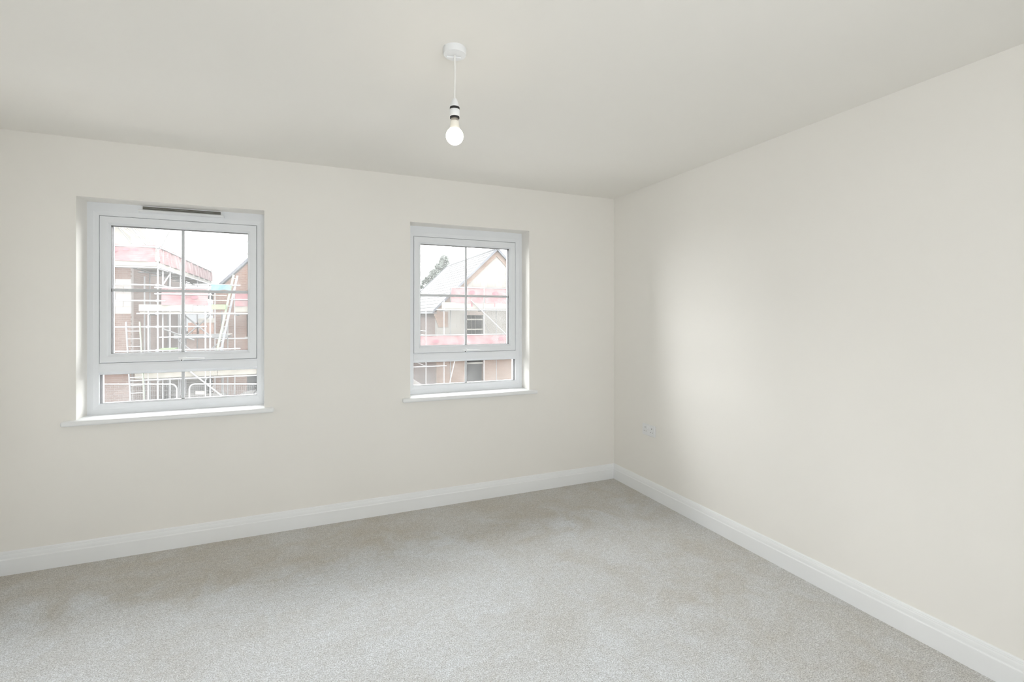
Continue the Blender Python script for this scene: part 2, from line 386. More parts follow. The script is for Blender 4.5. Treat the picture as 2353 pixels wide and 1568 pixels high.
# ------------------------------------------------------------------ windows
def window(idx, x0, vent, label):
    x1 = x0 + W_W; xc = (x0 + x1) / 2
    w = empty('window_%d' % idx, (xc, 0.145, W_Z0)); struct(w, label)
    zt = 2.050
    fr = MB().frame(x0, x1, W_Z0, zt, [(0, 0.145), (0.028, 0.145), (0.034, 0.1465), (0.0545, 0.150), (0.0545, 0.190), (0.060, 0.190), (0.060, 0.215), (0, 0.215)])
    fr.box(x0, x1, 0.146, 0.215, zt, W_Z1)                                                        # head extension
    fr.build('frame', 'upvc', w)
    MB().prism([(0.150, 1.1095), (0.1465, 1.097), (0.1465, 1.058), (0.150, 1.052), (0.160, 1.0415), (0.215, 1.0415), (0.215, 1.1095)],
               lambda y, z: (x0 + 0.0545, y, z), lambda y, z: (x1 - 0.0545, y, z)).build('transom', 'upvc', w)
    # opening light
    sx0, sx1, sz0, sz1 = x0 + 0.0570, x1 - 0.0570, 1.1125, 1.9935
    sash = MB().frame(sx0, sx1, sz0, sz1, [(0, 0.150), (0.003, 0.1465), (0.036, 0.1465), (0.040, 0.148), (0.0525, 0.1615), (0.0525, 0.172), (0, 0.172)]).build('sash', 'upvc', w)
    MB().frame(sx0, sx1, sz0, sz1, [(0, 0.1905), (0.0560, 0.1905), (0.0540, 0.210), (0, 0.212)]).build('outer_rebate', 'upvc', sash)
    MB().frame(sx0, sx1, sz0, sz1, [(0.0490, 0.1617), (0.0530, 0.1617), (0.0530, 0.1900), (0.0490, 0.1900)]).build('gasket', 'gasket', sash)
    MB().frame(sx0, sx1, sz0, sz1, [(0.0505, 0.1720), (0.0534, 0.1720), (0.0534, 0.1800), (0.0505, 0.1800)]).build('spacer_bar', 'spacer', sash)
    MB().box(sx0 + 0.0515, sx1 - 0.0515, 0.1668, 0.1860, sz0 + 0.0515, sz1 - 0.0515).build('pane', 'glass', w)
    for (a, b, c, d) in ((xc - 0.009, xc + 0.009, sz0 + 0.0532, sz1 - 0.0532), (sx0 + 0.0532, xc - 0.0092, 1.5425, 1.5605), (xc + 0.0092, sx1 - 0.0532, 1.5425, 1.5605)):
        MB().box(a, b, 0.1705, 0.1795, c, d).build('glazing_bar', 'upvc', w, 0.003 if b - a < 0.03 else 0.0, 2)
    # outside cill
    MB().prism([(0.215, 0.800), (0.345, 0.783), (0.345, 0.760), (0.335, 0.760), (0.335, 0.770), (0.215, 0.777)], lambda y, z: (x0 + 0.002, y, z), lambda y, z: (x1 - 0.002, y, z)).build('outer_cill', 'upvc', w)
    # fixed light below
    lx0, lx1, lz0, lz1 = x0 + 0.0440, x1 - 0.0440, 0.8560, 1.0415 + 0.0110
    bead = MB().frame(lx0, lx1, lz0, lz1, [(0, 0.1495), (0.0125, 0.1615), (0.0125, 0.172), (0, 0.172)]).build('glazing_bead', 'upvc', w)
    MB().frame(lx0, lx1, lz0, lz1, [(0.0090, 0.1617), (0.0130, 0.1617), (0.0130, 0.1900), (0.0090, 0.1900)]).build('gasket', 'gasket', bead)
    MB().frame(lx0, lx1, lz0, lz1, [(0.0105, 0.1720), (0.0134, 0.1720), (0.0134, 0.1800), (0.0105, 0.1800)]).build('spacer_bar', 'spacer', bead)
    MB().box(lx0 + 0.0115, lx1 - 0.0115, 0.1668, 0.1860, lz0 + 0.0115, lz1 - 0.0115).build('pane', 'glass', w)
    MB().box(xc - 0.009, xc + 0.009, 0.1705, 0.1795, lz0 + 0.012, lz1 - 0.012).build('glazing_bar', 'upvc', w, 0.003, 2)
    # cranked handle
    hx = xc + (0.002 if vent else -0.018)
    hb = MB().prism([(-0.020, 0.012), (0.022, 0.012), (0.024, 0.004), (0.014, -0.006), (0.006, -0.012), (-0.006, -0.012), (-0.016, -0.005), (-0.021, 0.004)],
                    lambda a, b: (hx + a, 0.1465, 1.1235 + b), lambda a, b: (hx + a, 0.1280, 1.1235 + b)).build('handle', 'handle', w, 0.003, 2)
    MB().prism([(0.006, 0.0110), (0.035, 0.0095), (0.080, 0.0070), (0.120, 0.0050), (0.126, 0.0015), (0.120, -0.0020), (0.080, -0.0015), (0.035, -0.0010), (0.006, 0.0010)],
               lambda a, b: (hx + a, 0.1290, 1.1235 + b), lambda a, b: (hx + a, 0.1120, 1.1225 + b)).build('lever', 'handle', hb, 0.002, 2)
    MB().tube((hx - 0.001, 0.1290, 1.1165), (hx - 0.001, 0.1268, 1.1165), 0.0036, 12).build('key_hole', 'dark', hb)
    if vent:
        va, vb = -3.377, -2.925
        v = MB().box(va + 0.012, vb - 0.012, 0.140, 0.146, 2.0280, 2.0705).build('trickle_vent', 'plastic', w)
        MB().prism([(0.140, 2.0265), (0.1225, 2.0320), (0.1205, 2.0360), (0.1225, 2.0440), (0.126, 2.0440), (0.140, 2.0370)],
                   lambda a, b: (va, a, b), lambda a, b: (vb, a, b)).build('vent_lip', 'plastic', v, 0.002, 2)
        for z in (2.0455, 2.0535, 2.0615):
            MB().box(va + 0.020, vb - 0.020, 0.1375, 0.140, z - 0.0032, z + 0.0032).build('vent_slot', 'ventdark', v)
    # window board
    plan = [(x0 - 0.058, -0.042), (x1 + 0.058, -0.042), (x1 + 0.058, 0.0), (x1, 0.0), (x1, 0.145), (x0, 0.145), (x0, 0.0), (x0 - 0.058, 0.0)]
    MB().prism(plan, lambda a, b: (a, b, 0.777), lambda a, b: (a, b, W_Z0)).build('sill', 'satin', w, 0.011, 4, True,
               sel=lambda e, o: all((v.co + o).y < -0.03 for v in e.verts) or all((v.co + o).y < 0.001 and ((v.co + o).x < x0 - 0.05 or (v.co + o).x > x1 + 0.05) for v in e.verts))
    return w
window(1, WIN_X[0], True, 'white casement window with trickle vent, handle and small panes, above a white sill')
window(2, WIN_X[1], False, 'white casement window without trickle vent, nearer the room corner')

# unseen window added in the rear wall to brighten the room
w3 = struct(empty('window_3', (XL / 2, YR - 0.08, RO[2])), 'white unseen window added behind the viewer for fill light')
for a, b_ in ((RO[0], RO[1]),):
    lf_ = MB().frame(a, b_, RO[2], RO[3], [(0, YR - 0.04), (0.05, YR - 0.04), (0.06, YR - 0.06), (0.06, YR - 0.11), (0, YR - 0.11)]).build('sash', 'upvc', w3)
    MB().box(a + 0.058, b_ - 0.058, YR - 0.095, YR - 0.075, RO[2] + 0.058, RO[3] - 0.058).build('pane', 'glass', lf_)

# ------------------------------------------------------------------ pendant lamp
PX, PY = -1.919, -1.703
pl = tag(empty('pendant_lamp', (PX, PY, 2.03)), 'bare lit bulb hanging on a short white cord from a ceiling rose', 'lamp')
rose = MB().lathe([(0.0435, 2.400), (0.0440, 2.396), (0.0435, 2.381), (0.0410, 2.3765), (0.030, 2.3755), (0.006, 2.3750)], PX, PY, 48).build('ceiling_rose', 'plastic', pl, smooth=True)
MB().beam((PX - 0.026, PY + 0.016, 2.3735), (PX + 0.026, PY + 0.005, 2.3735), 0.006, 0.005).build('cord_grip', 'plastic', rose, 0.001)
MB().path([(PX, PY, 2.376), (PX + 0.001, PY, 2.34), (PX + 0.0015, PY, 2.29), (PX, PY, 2.24), (PX, PY, 2.205)], 0.0034, 10).build('cord', 'cord', pl, smooth=True)
hold = MB().lathe([(0.004, 2.214), (0.0075, 2.211), (0.0095, 2.207), (0.0125, 2.199), (0.0155, 2.190), (0.0175, 2.1815), (0.0175, 2.1800), (0.0100, 2.1795)], PX, PY).build('lamp_holder', 'plastic', pl, smooth=True)
MB().lathe([(0.0100, 2.1805), (0.0180, 2.1800), (0.0184, 2.1775), (0.0184, 2.1715), (0.0100, 2.1705)], PX, PY).build('upper_ring', 'gasket', hold, smooth=True)
MB().lathe([(0.0100, 2.1712), (0.0185, 2.1705), (0.0188, 2.169), (0.0188, 2.146), (0.0180, 2.1445), (0.0100, 2.1440)], PX, PY).build('shade_ring', 'plastic', hold, smooth=True)
MB().lathe([(0.0100, 2.1445), (0.0176, 2.1440), (0.0176, 2.1385), (0.0100, 2.1380)], PX, PY).build('lower_ring', 'gasket', hold, smooth=True)
bulb = MB().lathe([(0.0080, 2.1390), (0.0140, 2.1385), (0.0140, 2.1300), (0.0152, 2.1285), (0.0152, 2.1270), (0.0080, 2.1265)], PX, PY).build('bulb_cap', 'chrome', pl, smooth=True)
MB().lathe([(0.0080, 2.1275), (0.0155, 2.1270), (0.0160, 2.1200), (0.0172, 2.1100), (0.0190, 2.1020), (0.0195, 2.0985), (0.0100, 2.0980)], PX, PY).build('bulb_neck', 'neck', bulb, smooth=True)
dome = [(0.0192, 2.0990)] + [(0.0325 * math.cos(math.radians(a)), 2.0715 + 0.0325 * math.sin(math.radians(a))) for a in (50, 40, 30, 20, 10, 0, -10, -20, -30, -40, -50, -60, -70, -80, -88)]
MB().lathe(dome, PX, PY, 32).build('bulb_globe', 'bulb', bulb, smooth=True)['label'] = 'glowing warm white globe'

# ------------------------------------------------------------------ double socket
SY, SZ = -0.4625, 0.5110
so = tag(empty('wall_socket', (0, SY, SZ)), 'white double power socket on the wall beside the corner', 'socket')
def so_box(y0, y1, z0, z1, d0, d1): return MB().box(-d1, -d0, SY - y1, SY - y0, SZ + z0, SZ + z1)
MB().box(-0.0095, 0.0, SY - 0.073, SY + 0.073, SZ - 0.043, SZ + 0.043).build('plate', 'plastic', so, 0.003, 3, True)
for s in (-1, 1):
    oc = s * 0.038
    so_box(oc - 0.003, oc + 0.003, 0.012, 0.021, 0.0088, 0.0099).build('earth_hole', 'pinhole2', so)
    for q in (-1, 1): so_box(oc + q * 0.011 - 0.0035, oc + q * 0.011 + 0.0035, -0.014, -0.009, 0.0088, 0.0099).build('pin_hole', 'pinhole', so)
    so_box(s * 0.012 - 0.0055, s * 0.012 + 0.0055, 0.010, 0.029, 0.009, 0.0125).build('rocker_switch', 'plastic', so, 0.0015)

# ================================================================== OUTSIDE
struct(MB().box(-60, 60, 0.6, 110, GROUND - 0.3, GROUND).build('ground', 'ground'), 'bare pale earth of the building site')
G = GROUND

def pieces(parent, name, mat, spots, size, jitter=0.0):
    """alike pieces that share one mesh; spots are centres"""
    o0 = ORG[parent.name]
    me = None
    for c in spots:
        if me is None:
            sx, sy, sz = (v / 2 for v in size)
            ob = MB().box(-sx + o0.x, sx + o0.x, -sy + o0.y, sy + o0.y, -sz + o0.z, sz + o0.z).build(name, mat, parent); me = ob.data
        else:
            ob = bpy.data.objects.new(name, me); col.objects.link(ob); ob.parent = parent
        ob.location = Vector(c) - o0 + Vector((0, random.uniform(-jitter, jitter), 0))

# ---- house A: brick house under scaffold, far side of the site (front corner seen through window 1)
AX, AY = -8.06, 16.96
ha = tag(empty('brick_house', (-10.5, 21, G)), 'half-built red brick house behind the tall corner scaffold', 'house')
strip = AX - 1.135
ha_w = MB()
ha_w.box(-13.0, strip, AY, AY + 0.3, G, 3.55)
ha_w.box(strip, AX, AY, AY + 0.3, G, -1.765)
ha_w.build('front_wall', 'brick_x', ha)
MB().box(strip, AX, AY + 0.006, AY + 0.3, -1.765, 3.55).build('wall_core', 'mortar', ha)
MB().box(AX - 0.3, AX - 0.004, AY + 0.3, 24.6, G, 3.55).build('side_wall', 'brick_y', ha)
MB().box(-13.0, -12.7, AY + 0.3, 24.6, G, 3.55).build('side_wall', 'brick_y', ha)
MB().box(-12.7, AX - 0.3, 24.3, 24.6, G, 3.55).build('rear_wall', 'brick_x', ha)
spots = []; half = []
nc = 0
for z0, z1 in ((-1.765, 1.46), (2.66, 3.54)):
    k = 0
    while z0 + 0.075 * (k + 1) <= z1 + 0.01:
        z = z0 + 0.075 * k + 0.0375
        for j in range(5):
            xr = AX - 0.225 * j - (0.1125 if k % 2 else 0.0)
            if xr - 0.225 >= strip - 0.12: spots.append((xr - 0.1125 if xr - 0.225 >= strip else xr - 0.1125, AY + 0.05, z))
        if k % 2: half.append((AX - 0.05125, AY + 0.05, z))
        k += 1
spots = [p for p in spots if p[0] - 0.1125 > strip - 0.03]
pieces(ha, 'brick', 'brick_piece', spots, (0.215, 0.10, 0.065), 0.002)
pieces(ha, 'half_brick', 'brick_piece', half, (0.1025, 0.10, 0.065), 0.002)
bspots = []
for k in range(5):
    for j in range(3):
        xr = AX + 0.01 - 0.445 * j - (0.2225 if k % 2 else 0)
        if xr - 0.44 > strip - 0.3: bspots.append((xr - 0.22, AY + 0.045, 1.475 + 0.2375 * k + 0.115))
bspots = [p for p in bspots if p[0] - 0.22 > strip - 0.02]
pieces(ha, 'block', 'block_piece', bspots, (0.435, 0.10, 0.2275), 0.003)
pieces(ha, 'half_block', 'block_piece', [(AX + 0.01 - 0.106, AY + 0.045, 1.475 + 0.2375 * k + 0.115) for k in (1, 3)], (0.212, 0.10, 0.2275), 0.003)
# timber roof, not yet tiled
RX, RZ, EX, EZ = -10.5, 6.45, -7.62, 3.80
slope = (RZ - EZ) / (EX - RX)
MB().prism([(-12.95, 3.55), (AX, 3.55), (AX, EZ + slope * (EX - AX) - 0.06), (RX, RZ - 0.06), (-12.95, EZ + slope * (EX - AX) - 0.06)],
           lambda a, b: (a, AY + 0.02, b), lambda a, b: (a, AY + 0.10, b)).build('gable_panel', 'panel', ha)
for k in range(12):
    y = AY - 0.12 + k * 0.64
    for sx in (1, -1):
        MB().beam((RX, y, RZ), (RX + sx * (EX - RX), y, EZ), 0.045, 0.12, (0, 1, 0)).build('rafter', 'timber', ha)
    if k > 1: MB().box(RX - 2.4, RX + 2.4, y - 0.02, y + 0.02, 3.60, 3.70).build('ceiling_tie', 'timber', ha)
MB().beam((EX - 0.02, AY - 0.14, EZ - 0.07), (EX - 0.02, 24.6, EZ - 0.07), 0.025, 0.18).build('fascia', 'timber', ha)

# ---- scaffolds
TR = 0.0242
def tubep(parent, name, p, q, mat='steel', r=TR): return MB().tube(p, q, r, 8).build(name, mat, parent, smooth=True)
def netting(parent, p, q, z0, z1, sag=0.05):
    """a debris sheet between two plan points, rippled, with a thickness"""
    p, q = Vector((*p, 0)), Vector((*q, 0)); L = (q - p).length; n = max(8, int(L / 0.12)); m_ = 6
    nrm = Vector((-(q - p).y, (q - p).x, 0)).normalized()
    b = MB(); ph = random.uniform(0, 6)
    for side in (0, 1):
        for i in range(n + 1):
            for j in range(m_ + 1):
                t, u = i / n, j / m_
                off = 0.02 * math.sin(t * L * 5.2 + ph) + 0.014 * math.sin(t * L * 11 + u * 4 + ph)
                c = p.lerp(q, t) + nrm * (off + side * 0.004)
                z = z0 + (z1 - z0) * u - sag * u * (math.sin(t * L * 2.1 + ph) ** 2)
                b.v.append((c.x, c.y, z))
    W_ = m_ + 1; K = (n + 1) * W_
    for i in range(n):
        for j in range(m_):
            a = i * W_ + j
            b.f.append((a, a + W_, a + W_ + 1, a + 1)); b.f.append((K + a, K + a + 1, K + a + W_ + 1, K + a + W_))
    for i in range(n):
        for j in (0, m_):
            a = i * W_ + j; b.f.append((a, a + W_, K + a + W_, K + a))
    for j in range(m_):
        for i in (0, n):
            a = i * W_ + j; b.f.append((a, a + 1, K + a + 1, K + a))
    return b.build('debris_netting', 'net', parent, smooth=True)
def oval(parent, c, rx, rz, axis='y'):
    pts = [(rx * math.cos(2 * math.pi * k / 20), rz * math.sin(2 * math.pi * k / 20)) for k in range(20)]
    if axis == 'y': f = lambda d: (lambda a, b: (c[0] + a, c[1] - d, c[2] + b))
    else: f = lambda d: (lambda a, b: (c[0] + d, c[1] + a, c[2] + b))
    MB().prism(pts, f(0.0), f(0.004)).build('netting_print', 'netprint', parent)

SO, SI = 15.76, 16.62
sa = tag(empty('corner_scaffold', (-7.0, SO, G)), 'tall tube scaffold with red netting wrapped round the brick house corner', 'scaffold')
for x, z in ((-7.0, 3.92), (-7.26, 1.56), (-9.0, 3.95), (-10.9, 3.95), (-5.65, 2.10), (-5.51, 2.36)):
    tubep(sa, 'standard', (x, SO, G), (x, SO, z))
for x, z in ((-7.58, 2.75), (-9.6, 2.75), (-11.4, 2.75)): tubep(sa, 'standard', (x, SI, G), (x, SI, z), 'dsteel')
for y in (16.36, 17.29, 18.80, 21.94, 24.9): tubep(sa, 'standard', (-7.0, y, G), (-7.0, y, 3.95))
for y in (17.9, 20.4, 23.4): tubep(sa, 'standard', (-7.75, y, G), (-7.75, y, 3.0), 'dsteel')
for z, xa, xb in ((2.41, -11.6, -6.92), (1.89, -11.6, -6.78), (1.47, -7.56, -4.20), (1.03, -11.6, -5.60), (2.33, -7.08, -5.45), (2.12, -7.08, -5.45),
                  (2.46, -5.95, -4.60), (-0.72, -7.75, -3.40), (0.68, -6.95, -5.45), (3.66, -11.6, -6.95), (2.985, -11.6, -6.92), (0.245, -8.4, -4.6)):
    tubep(sa, 'ledger', (xa, SO - 0.05, z), (xb, SO - 0.05, z))
for z in (2.985, 3.66, 2.41): tubep(sa, 'ledger', (-6.95, SO, z), (-6.95, 25.4, z))
tubep(sa, 'ledger', (-7.75, SO, 2.985), (-7.75, 25.4, 2.985), 'dsteel')
for y in (17.29, 18.80, 20.4, 21.94, 23.4, 24.9): tubep(sa, 'transom', (-6.85, y + 0.05, 2.94), (-7.95, y + 0.05, 2.94), 'dsteel')
for x in (-7.0, -9.0, -10.9): tubep(sa, 'transom', (x + 0.05, SO - 0.15, 2.94), (x + 0.05, SI + 0.15, 2.94), 'dsteel')
for x in (-7.26, -5.65): tubep(sa, 'transom', (x + 0.05, SO - 0.15, 1.43), (x + 0.05, SI + 0.15, 1.43), 'dsteel')
for x in (-7.0, -5.65, -4.0): tubep(sa, 'transom', (x + 0.05, SO - 0.15, -0.76), (x + 0.05, SI + 0.15, -0.76), 'dsteel')
tubep(sa, 'brace', (-6.20, SO - 0.09, -0.37), (-3.95, SO - 0.09, -2.52))
tubep(sa, 'brace', (-6.95, SO + 0.4, 0.95), (-6.05, SO + 0.4, 0.55), 'dsteel')
tubep(sa, 'brace', (-6.35, SO + 0.5, 1.40), (-5.55, SO + 0.5, 0.65), 'dsteel')
tubep(sa, 'brace', (-5.60, SO + 0.5, 1.40), (-6.30, SO + 0.5, 0.70), 'dsteel')
tubep(sa, 'brace', (-7.02, 16.4, 2.45), (-7.02, 18.7, 3.55), 'steel')
tubep(sa, 'brace', (-6.93, SO - 0.05, 3.60), (-6.66, SO - 0.05, 4.22), 'dsteel', 0.018)
tubep(sa, 'brace', (-8.55, AY - 0.22, 4.70), (-7.95, AY - 0.22, 3.85), 'dsteel', 0.016)
tubep(sa, 'brace', (-8.20, AY - 0.30, 4.75), (-7.45, AY - 0.30, 3.70), 'dsteel', 0.016)
for i in range(3):
    y = SO + 0.14 + i * 0.235
    MB().box(-11.6, -7.02, y - 0.112, y + 0.112, 3.012, 3.048).build('platform_board', 'board', sa)
    MB().box(-7.50, -5.52, y - 0.112, y + 0.112, 1.497, 1.533).build('platform_board', 'board', sa)
    MB().box(-7.60, -3.60, y - 0.112, y + 0.112, -0.692, -0.656).build('platform_board', 'board', sa)
    x = -7.14 - i * 0.235
    MB().box(x - 0.112, x + 0.112, SO + 0.85, 25.4, 3.012, 3.048).build('platform_board', 'board', sa)
MB().box(-11.6, -7.03, SO + 0.0, SO + 0.025, 3.03, 3.185).build('toe_board', 'board', sa)
MB().box(-7.035, -6.99, SO + 0.03, 25.4, 3.03, 3.20).build('toe_board', 'board', sa)
MB().box(-7.51, -6.02, SO - 0.02, SO + 0.018, 1.548, 1.770).build('toe_board', 'board', sa)
MB().box(-6.00, -5.53, SO - 0.02, SO + 0.018, 1.535, 1.735).build('toe_board', 'board', sa)
MB().box(-7.62, -5.30, SO - 0.02, SO + 0.018, -0.665, -0.440).build('toe_board', 'board', sa)
MB().box(-5.28, -3.60, SO - 0.02, SO + 0.018, -0.665, -0.440).build('toe_board', 'board', sa)
netting(sa, (-11.6, SO - 0.03), (-7.06, SO - 0.03), 3.18, 3.74)
netting(sa, (-6.965, SO + 0.05), (-6.965, 25.3), 3.17, 3.74)
netting(sa, (-6.89, SO - 0.03), (-5.57, SO - 0.03), 1.755, 2.38, 0.03)
for c in ((-7.84, SO - 0.062, 3.55), (-7.60, SO - 0.062, 3.55), (-8.15, SO - 0.062, 3.50)): oval(sa, c, 0.085, 0.045)
for c in ((-6.30, SO - 0.062, 2.02), (-5.95, SO - 0.062, 2.02)): oval(sa, c, 0.10, 0.055)
for x, z in ((-7.0, 2.41), (-7.0, 1.89), (-7.0, 1.47), (-7.0, 1.03), (-7.26, 1.03), (-5.65, 1.47), (-5.51, 1.47), (-5.51, 2.33), (-7.0, 3.66), (-5.65, 0.68), (-7.0, 0.245)):
    MB().box(x - 0.045, x + 0.045, SO - 0.085, SO + 0.02, z - 0.04, z + 0.04).build('coupler', 'alu', sa, 0.01)
MB().box(-5.47, -5.05, SO - 0.02, SO + 0.015, 1.62, 1.78).build('green_toe_board', 'green', sa)['label'] = 'light green toe board'
MB().box(-6.93, -6.50, SO - 0.10, SO + 0.35, 0.272, 0.305).build('green_board', 'green', sa)['label'] = 'light green board'
for z in (1.92, 2.10): tubep(sa, 'gate_rail', (-5.47, SO - 0.01, z), (-5.02, SO - 0.01, z), 'board', 0.016)

# blue sheet on the scaffold rail
b = MB()
for side in (0, 1):
    for i in range(13):
        for j in range(5):
            t, u = i / 12, j / 4
            b.v.append((-5.47 + 0.58 * t, SO - 0.115 + 0.018 * math.sin(t * 9 + u * 2) + side * 0.004, 2.475 - (0.20 + 0.03 * math.sin(t * 7)) * u))
for i in range(12):
    for j in range(4):
        a = i * 5 + j; b.f += [(a, a + 5, a + 6, a + 1), (65 + a, 65 + a + 1, 65 + a + 6, 65 + a + 5)]
for i in range(12):
    for j in (0, 4): a = i * 5 + j; b.f.append((a, a + 5, 65 + a + 5, 65 + a))
tag(b.build('blue_sheet', 'blue', smooth=True), 'light blue plastic sheet hung over the scaffold rail', 'sheet')

# ---- ladders
def ladder(name, base, top, lat, width, label, mats=('alu', 'alu'), rung=0.25):
    r = tag(empty(name, base), label, 'ladder', 'ladders on the scaffold')
    base, top = Vector(base), Vector(top); lat = Vector(lat).normalized(); d = top - base; L = d.length; d.normalize()
    for s, mt in ((-1, mats[0]), (1, mats[1])):
        MB().beam(base + lat * s * width / 2, top + lat * s * width / 2, 0.03, 0.065, d.cross(lat)).build('stile', mt, r)
    for k in range(1, int(L / rung) + 1):
        c = base + d * (k * rung - 0.08)
        MB().tube(c - lat * width / 2, c + lat * width / 2, 0.014, 8).build('rung', 'steel', r, smooth=True)
    return r
ladder('ladder', (-7.36, SO - 0.46, G), (-7.635, SO - 0.135, 1.20), (1, 0, 0), 0.36, 'ladder seen face on in front of the brick house wall', ('alu', 'palegreen'))
ladder('ladder', (-5.46, SO + 0.40, -0.640), (-4.79, SO + 0.34, 2.84), (0.17, 0.985, 0), 0.40, 'long slanting ladder seen nearly edge on beside the blue sheet', ('palegreen', 'alu'))

# ---- loading platform with stacks of roof tiles behind the scaffold
lp = tag(empty('loading_platform', (-6.0, 17.9, G)), 'low scaffold loading platform between the two brick houses', 'platform')
for x in (-6.75, -5.35):
    for y in (17.35, 18.45): tubep(lp, 'standard', (x, y, G), (x, y, 1.45), 'dsteel')
for y in (17.35, 18.45): tubep(lp, 'ledger', (-6.9, y, 0.58), (-5.2, y, 0.58), 'dsteel'); tubep(lp, 'ledger', (-6.9, y, -0.9), (-5.2, y, -0.9), 'dsteel')
for x in (-6.75, -6.05, -5.35): tubep(lp, 'transom', (x + 0.05, 17.2, 0.63), (x + 0.05, 18.6, 0.63), 'dsteel')
for i in range(5): MB().box(-6.9, -5.2, 17.38 + i * 0.235, 17.38 + i * 0.235 + 0.225, 0.655, 0.693).build('platform_board', 'board', lp)
MB().box(-6.9, -5.2, 17.33, 17.37, 0.60, 0.72).build('edge_beam', 'dsteel', lp)
tubep(lp, 'brace', (-6.75, 17.3, -0.8), (-5.35, 17.3, 0.5), 'dsteel'); tubep(lp, 'brace', (-5.35, 17.28, -0.8), (-6.75, 17.28, 0.5), 'dsteel')
def tile_stack(x, y, label, nx, nz, mat='otile_piece', sz=(0.13, 0.36, 0.085), z0=0.693):
    t = tag(empty('tile_stack', (x, y, z0)), label, 'tile stack', 'stacks on the loading platform')
    pieces(t, 'tile', mat, [(x + (i - (nx - 1) / 2) * (sz[0] + 0.008), y, z0 + 0.044 + k * (sz[2] + 0.004)) for i in range(nx) for k in range(nz)], sz, 0.012)
tile_stack(-6.35, 17.62, 'small stack of orange tiles on the loading platform, nearer the netted house', 2, 5)
tile_stack(-5.93, 17.62, 'wider stack of orange tiles on the loading platform, nearer the ladder', 3, 5)
ins = tag(empty('slab_stack', (-5.93, 17.62, 1.135)), 'pale slabs lying on top of the wider tile stack', 'slabs')
pieces(ins, 'slab', 'board', [(-5.93, 17.62, 1.162 + k * 0.055) for k in range(3)], (0.46, 0.40, 0.05), 0.01)

def board_stack(x0, x1, y0, y1, n, label, mat):
    t = tag(empty('board_stack', ((x0 + x1) / 2, (y0 + y1) / 2, G)), label, 'board stack', 'stacks of boards on the ground')
    ny = int((y1 - y0) / 0.235)
    for k in range(3): MB().box(x0 + 0.1 + k * (x1 - x0 - 0.3) / 2, x0 + 0.2 + k * (x1 - x0 - 0.3) / 2, y0, y1, G, G + 0.10).build('bearer', 'timber', t)
    pieces(t, 'board', mat, [((x0 + x1) / 2 + random.uniform(-0.05, 0.05), y0 + 0.12 + j * 0.235, G + 0.125 + k * 0.052) for k in range(n) for j in range(ny)], (x1 - x0 - 0.12, 0.222, 0.045))
board_stack(-7.90, -6.30, 20.55, 21.75, 26, 'stack of weathered boards on the ground in the gap between the brick houses', 'wboard_piece')
board_stack(-6.85, -5.30, 17.55, 18.30, 20, 'stack of weathered boards on the ground under the loading platform', 'wboard_piece')

# ---- house B: gabled brick house further back, right half of window 1
BY = 20.06
hb = tag(empty('gabled_brick_house', (-2.6, 24, G)), 'red brick gable house beyond the slanting ladder', 'house')
BXL, BXR, BEZ, BRZ = -6.10, 0.90, 2.30, 6.02
BXC = (BXL + BXR) / 2
MB().cells(BXL, BXR, G, BEZ, BY, BY + 0.3, [(-4.86, -3.7, 0.50, 1.42), (-4.86, -3.7, -2.0, -0.9), (-1.6, -0.5, 0.50, 1.42)]).build('front_wall', 'dbrick_x', hb)
MB().prism([(BXL, BEZ), (BXR, BEZ), (BXC, BRZ)], lambda a, z: (a, BY, z), lambda a, z: (a, BY + 0.3, z)).build('gable_wall', 'dbrick_x', hb)
for x in (BXL, BXR - 0.3): MB().box(x, x + 0.3, BY + 0.3, 28.5, G, BEZ).build('side_wall', 'brick_y', hb)
MB().box(BXL + 0.3, BXR - 0.3, 28.2, 28.5, G, BEZ).build('rear_wall', 'brick_x', hb)
MB().box(BXL + 0.31, BXR - 0.31, BY + 2.5, BY + 2.6, G, BEZ).build('partition', 'inside', hb)
for (a, c, d) in ((-4.86, 0.50, 1.42), (-4.86, -2.0, -0.9)):
    MB().box(a - 0.06, -3.64, BY - 0.03, BY + 0.06, c - 0.07, c).build('window_sill', 'board', hb)
def roof_slopes(parent, xc, zr, xl, xr, ze, y0, y1, n, both=True):
    for sx in ((-1, 1) if both else (-1,)):
        xe = xl if sx < 0 else xr
        dx, dz = xe - xc, ze - zr; L = math.hypot(dx, dz); ux, uz = dx / L, dz / L; nx, nz = (uz * (1 if dx < 0 else -1), abs(ux))
        nx = -abs(uz) if sx < 0 else abs(uz)
        st = L / n
        for k in range(n):
            a0, a1 = k * st - 0.03, (k + 1) * st
            p0 = (xc + ux * a0 + nx * 0.02, zr + uz * a0 + nz * 0.02); p1 = (xc + ux * a1 + nx * 0.038, zr + uz * a1 + nz * 0.038)
            q0 = (p0[0] - nx * 0.018, p0[1] - nz * 0.018); q1 = (p1[0] - nx * 0.030, p1[1] - nz * 0.030)
            MB().prism([p0, p1, q1, q0], lambda a, b: (a, y0, b), lambda a, b: (a, y1, b)).build('tile_course', 'slate_piece', parent)
        MB().prism([(xc, zr), (xe, ze), (xe, ze - 0.05), (xc, zr - 0.05)], lambda a, b: (a, y0 + 0.02, b), lambda a, b: (a, y1 - 0.02, b)).build('roof_deck', 'verge', parent)
        for yy in (y0 - 0.035, y1 + 0.005):
            MB().prism([(xc, zr + 0.10), (xe + ux * 0.03, ze + 0.085), (xe + ux * 0.03, ze - 0.065), (xc, zr - 0.075)],
                       lambda a, b: (a, yy, b), lambda a, b: (a, yy + 0.03, b)).build('verge_cap', 'verge', parent)
roof_slopes(hb, BXC, BRZ + 0.12, BXL - 0.25, BXR + 0.25, BEZ + 0.12 - 0.25 * (BRZ - BEZ) / (BXC - BXL), BY - 0.10, 28.6, 16)
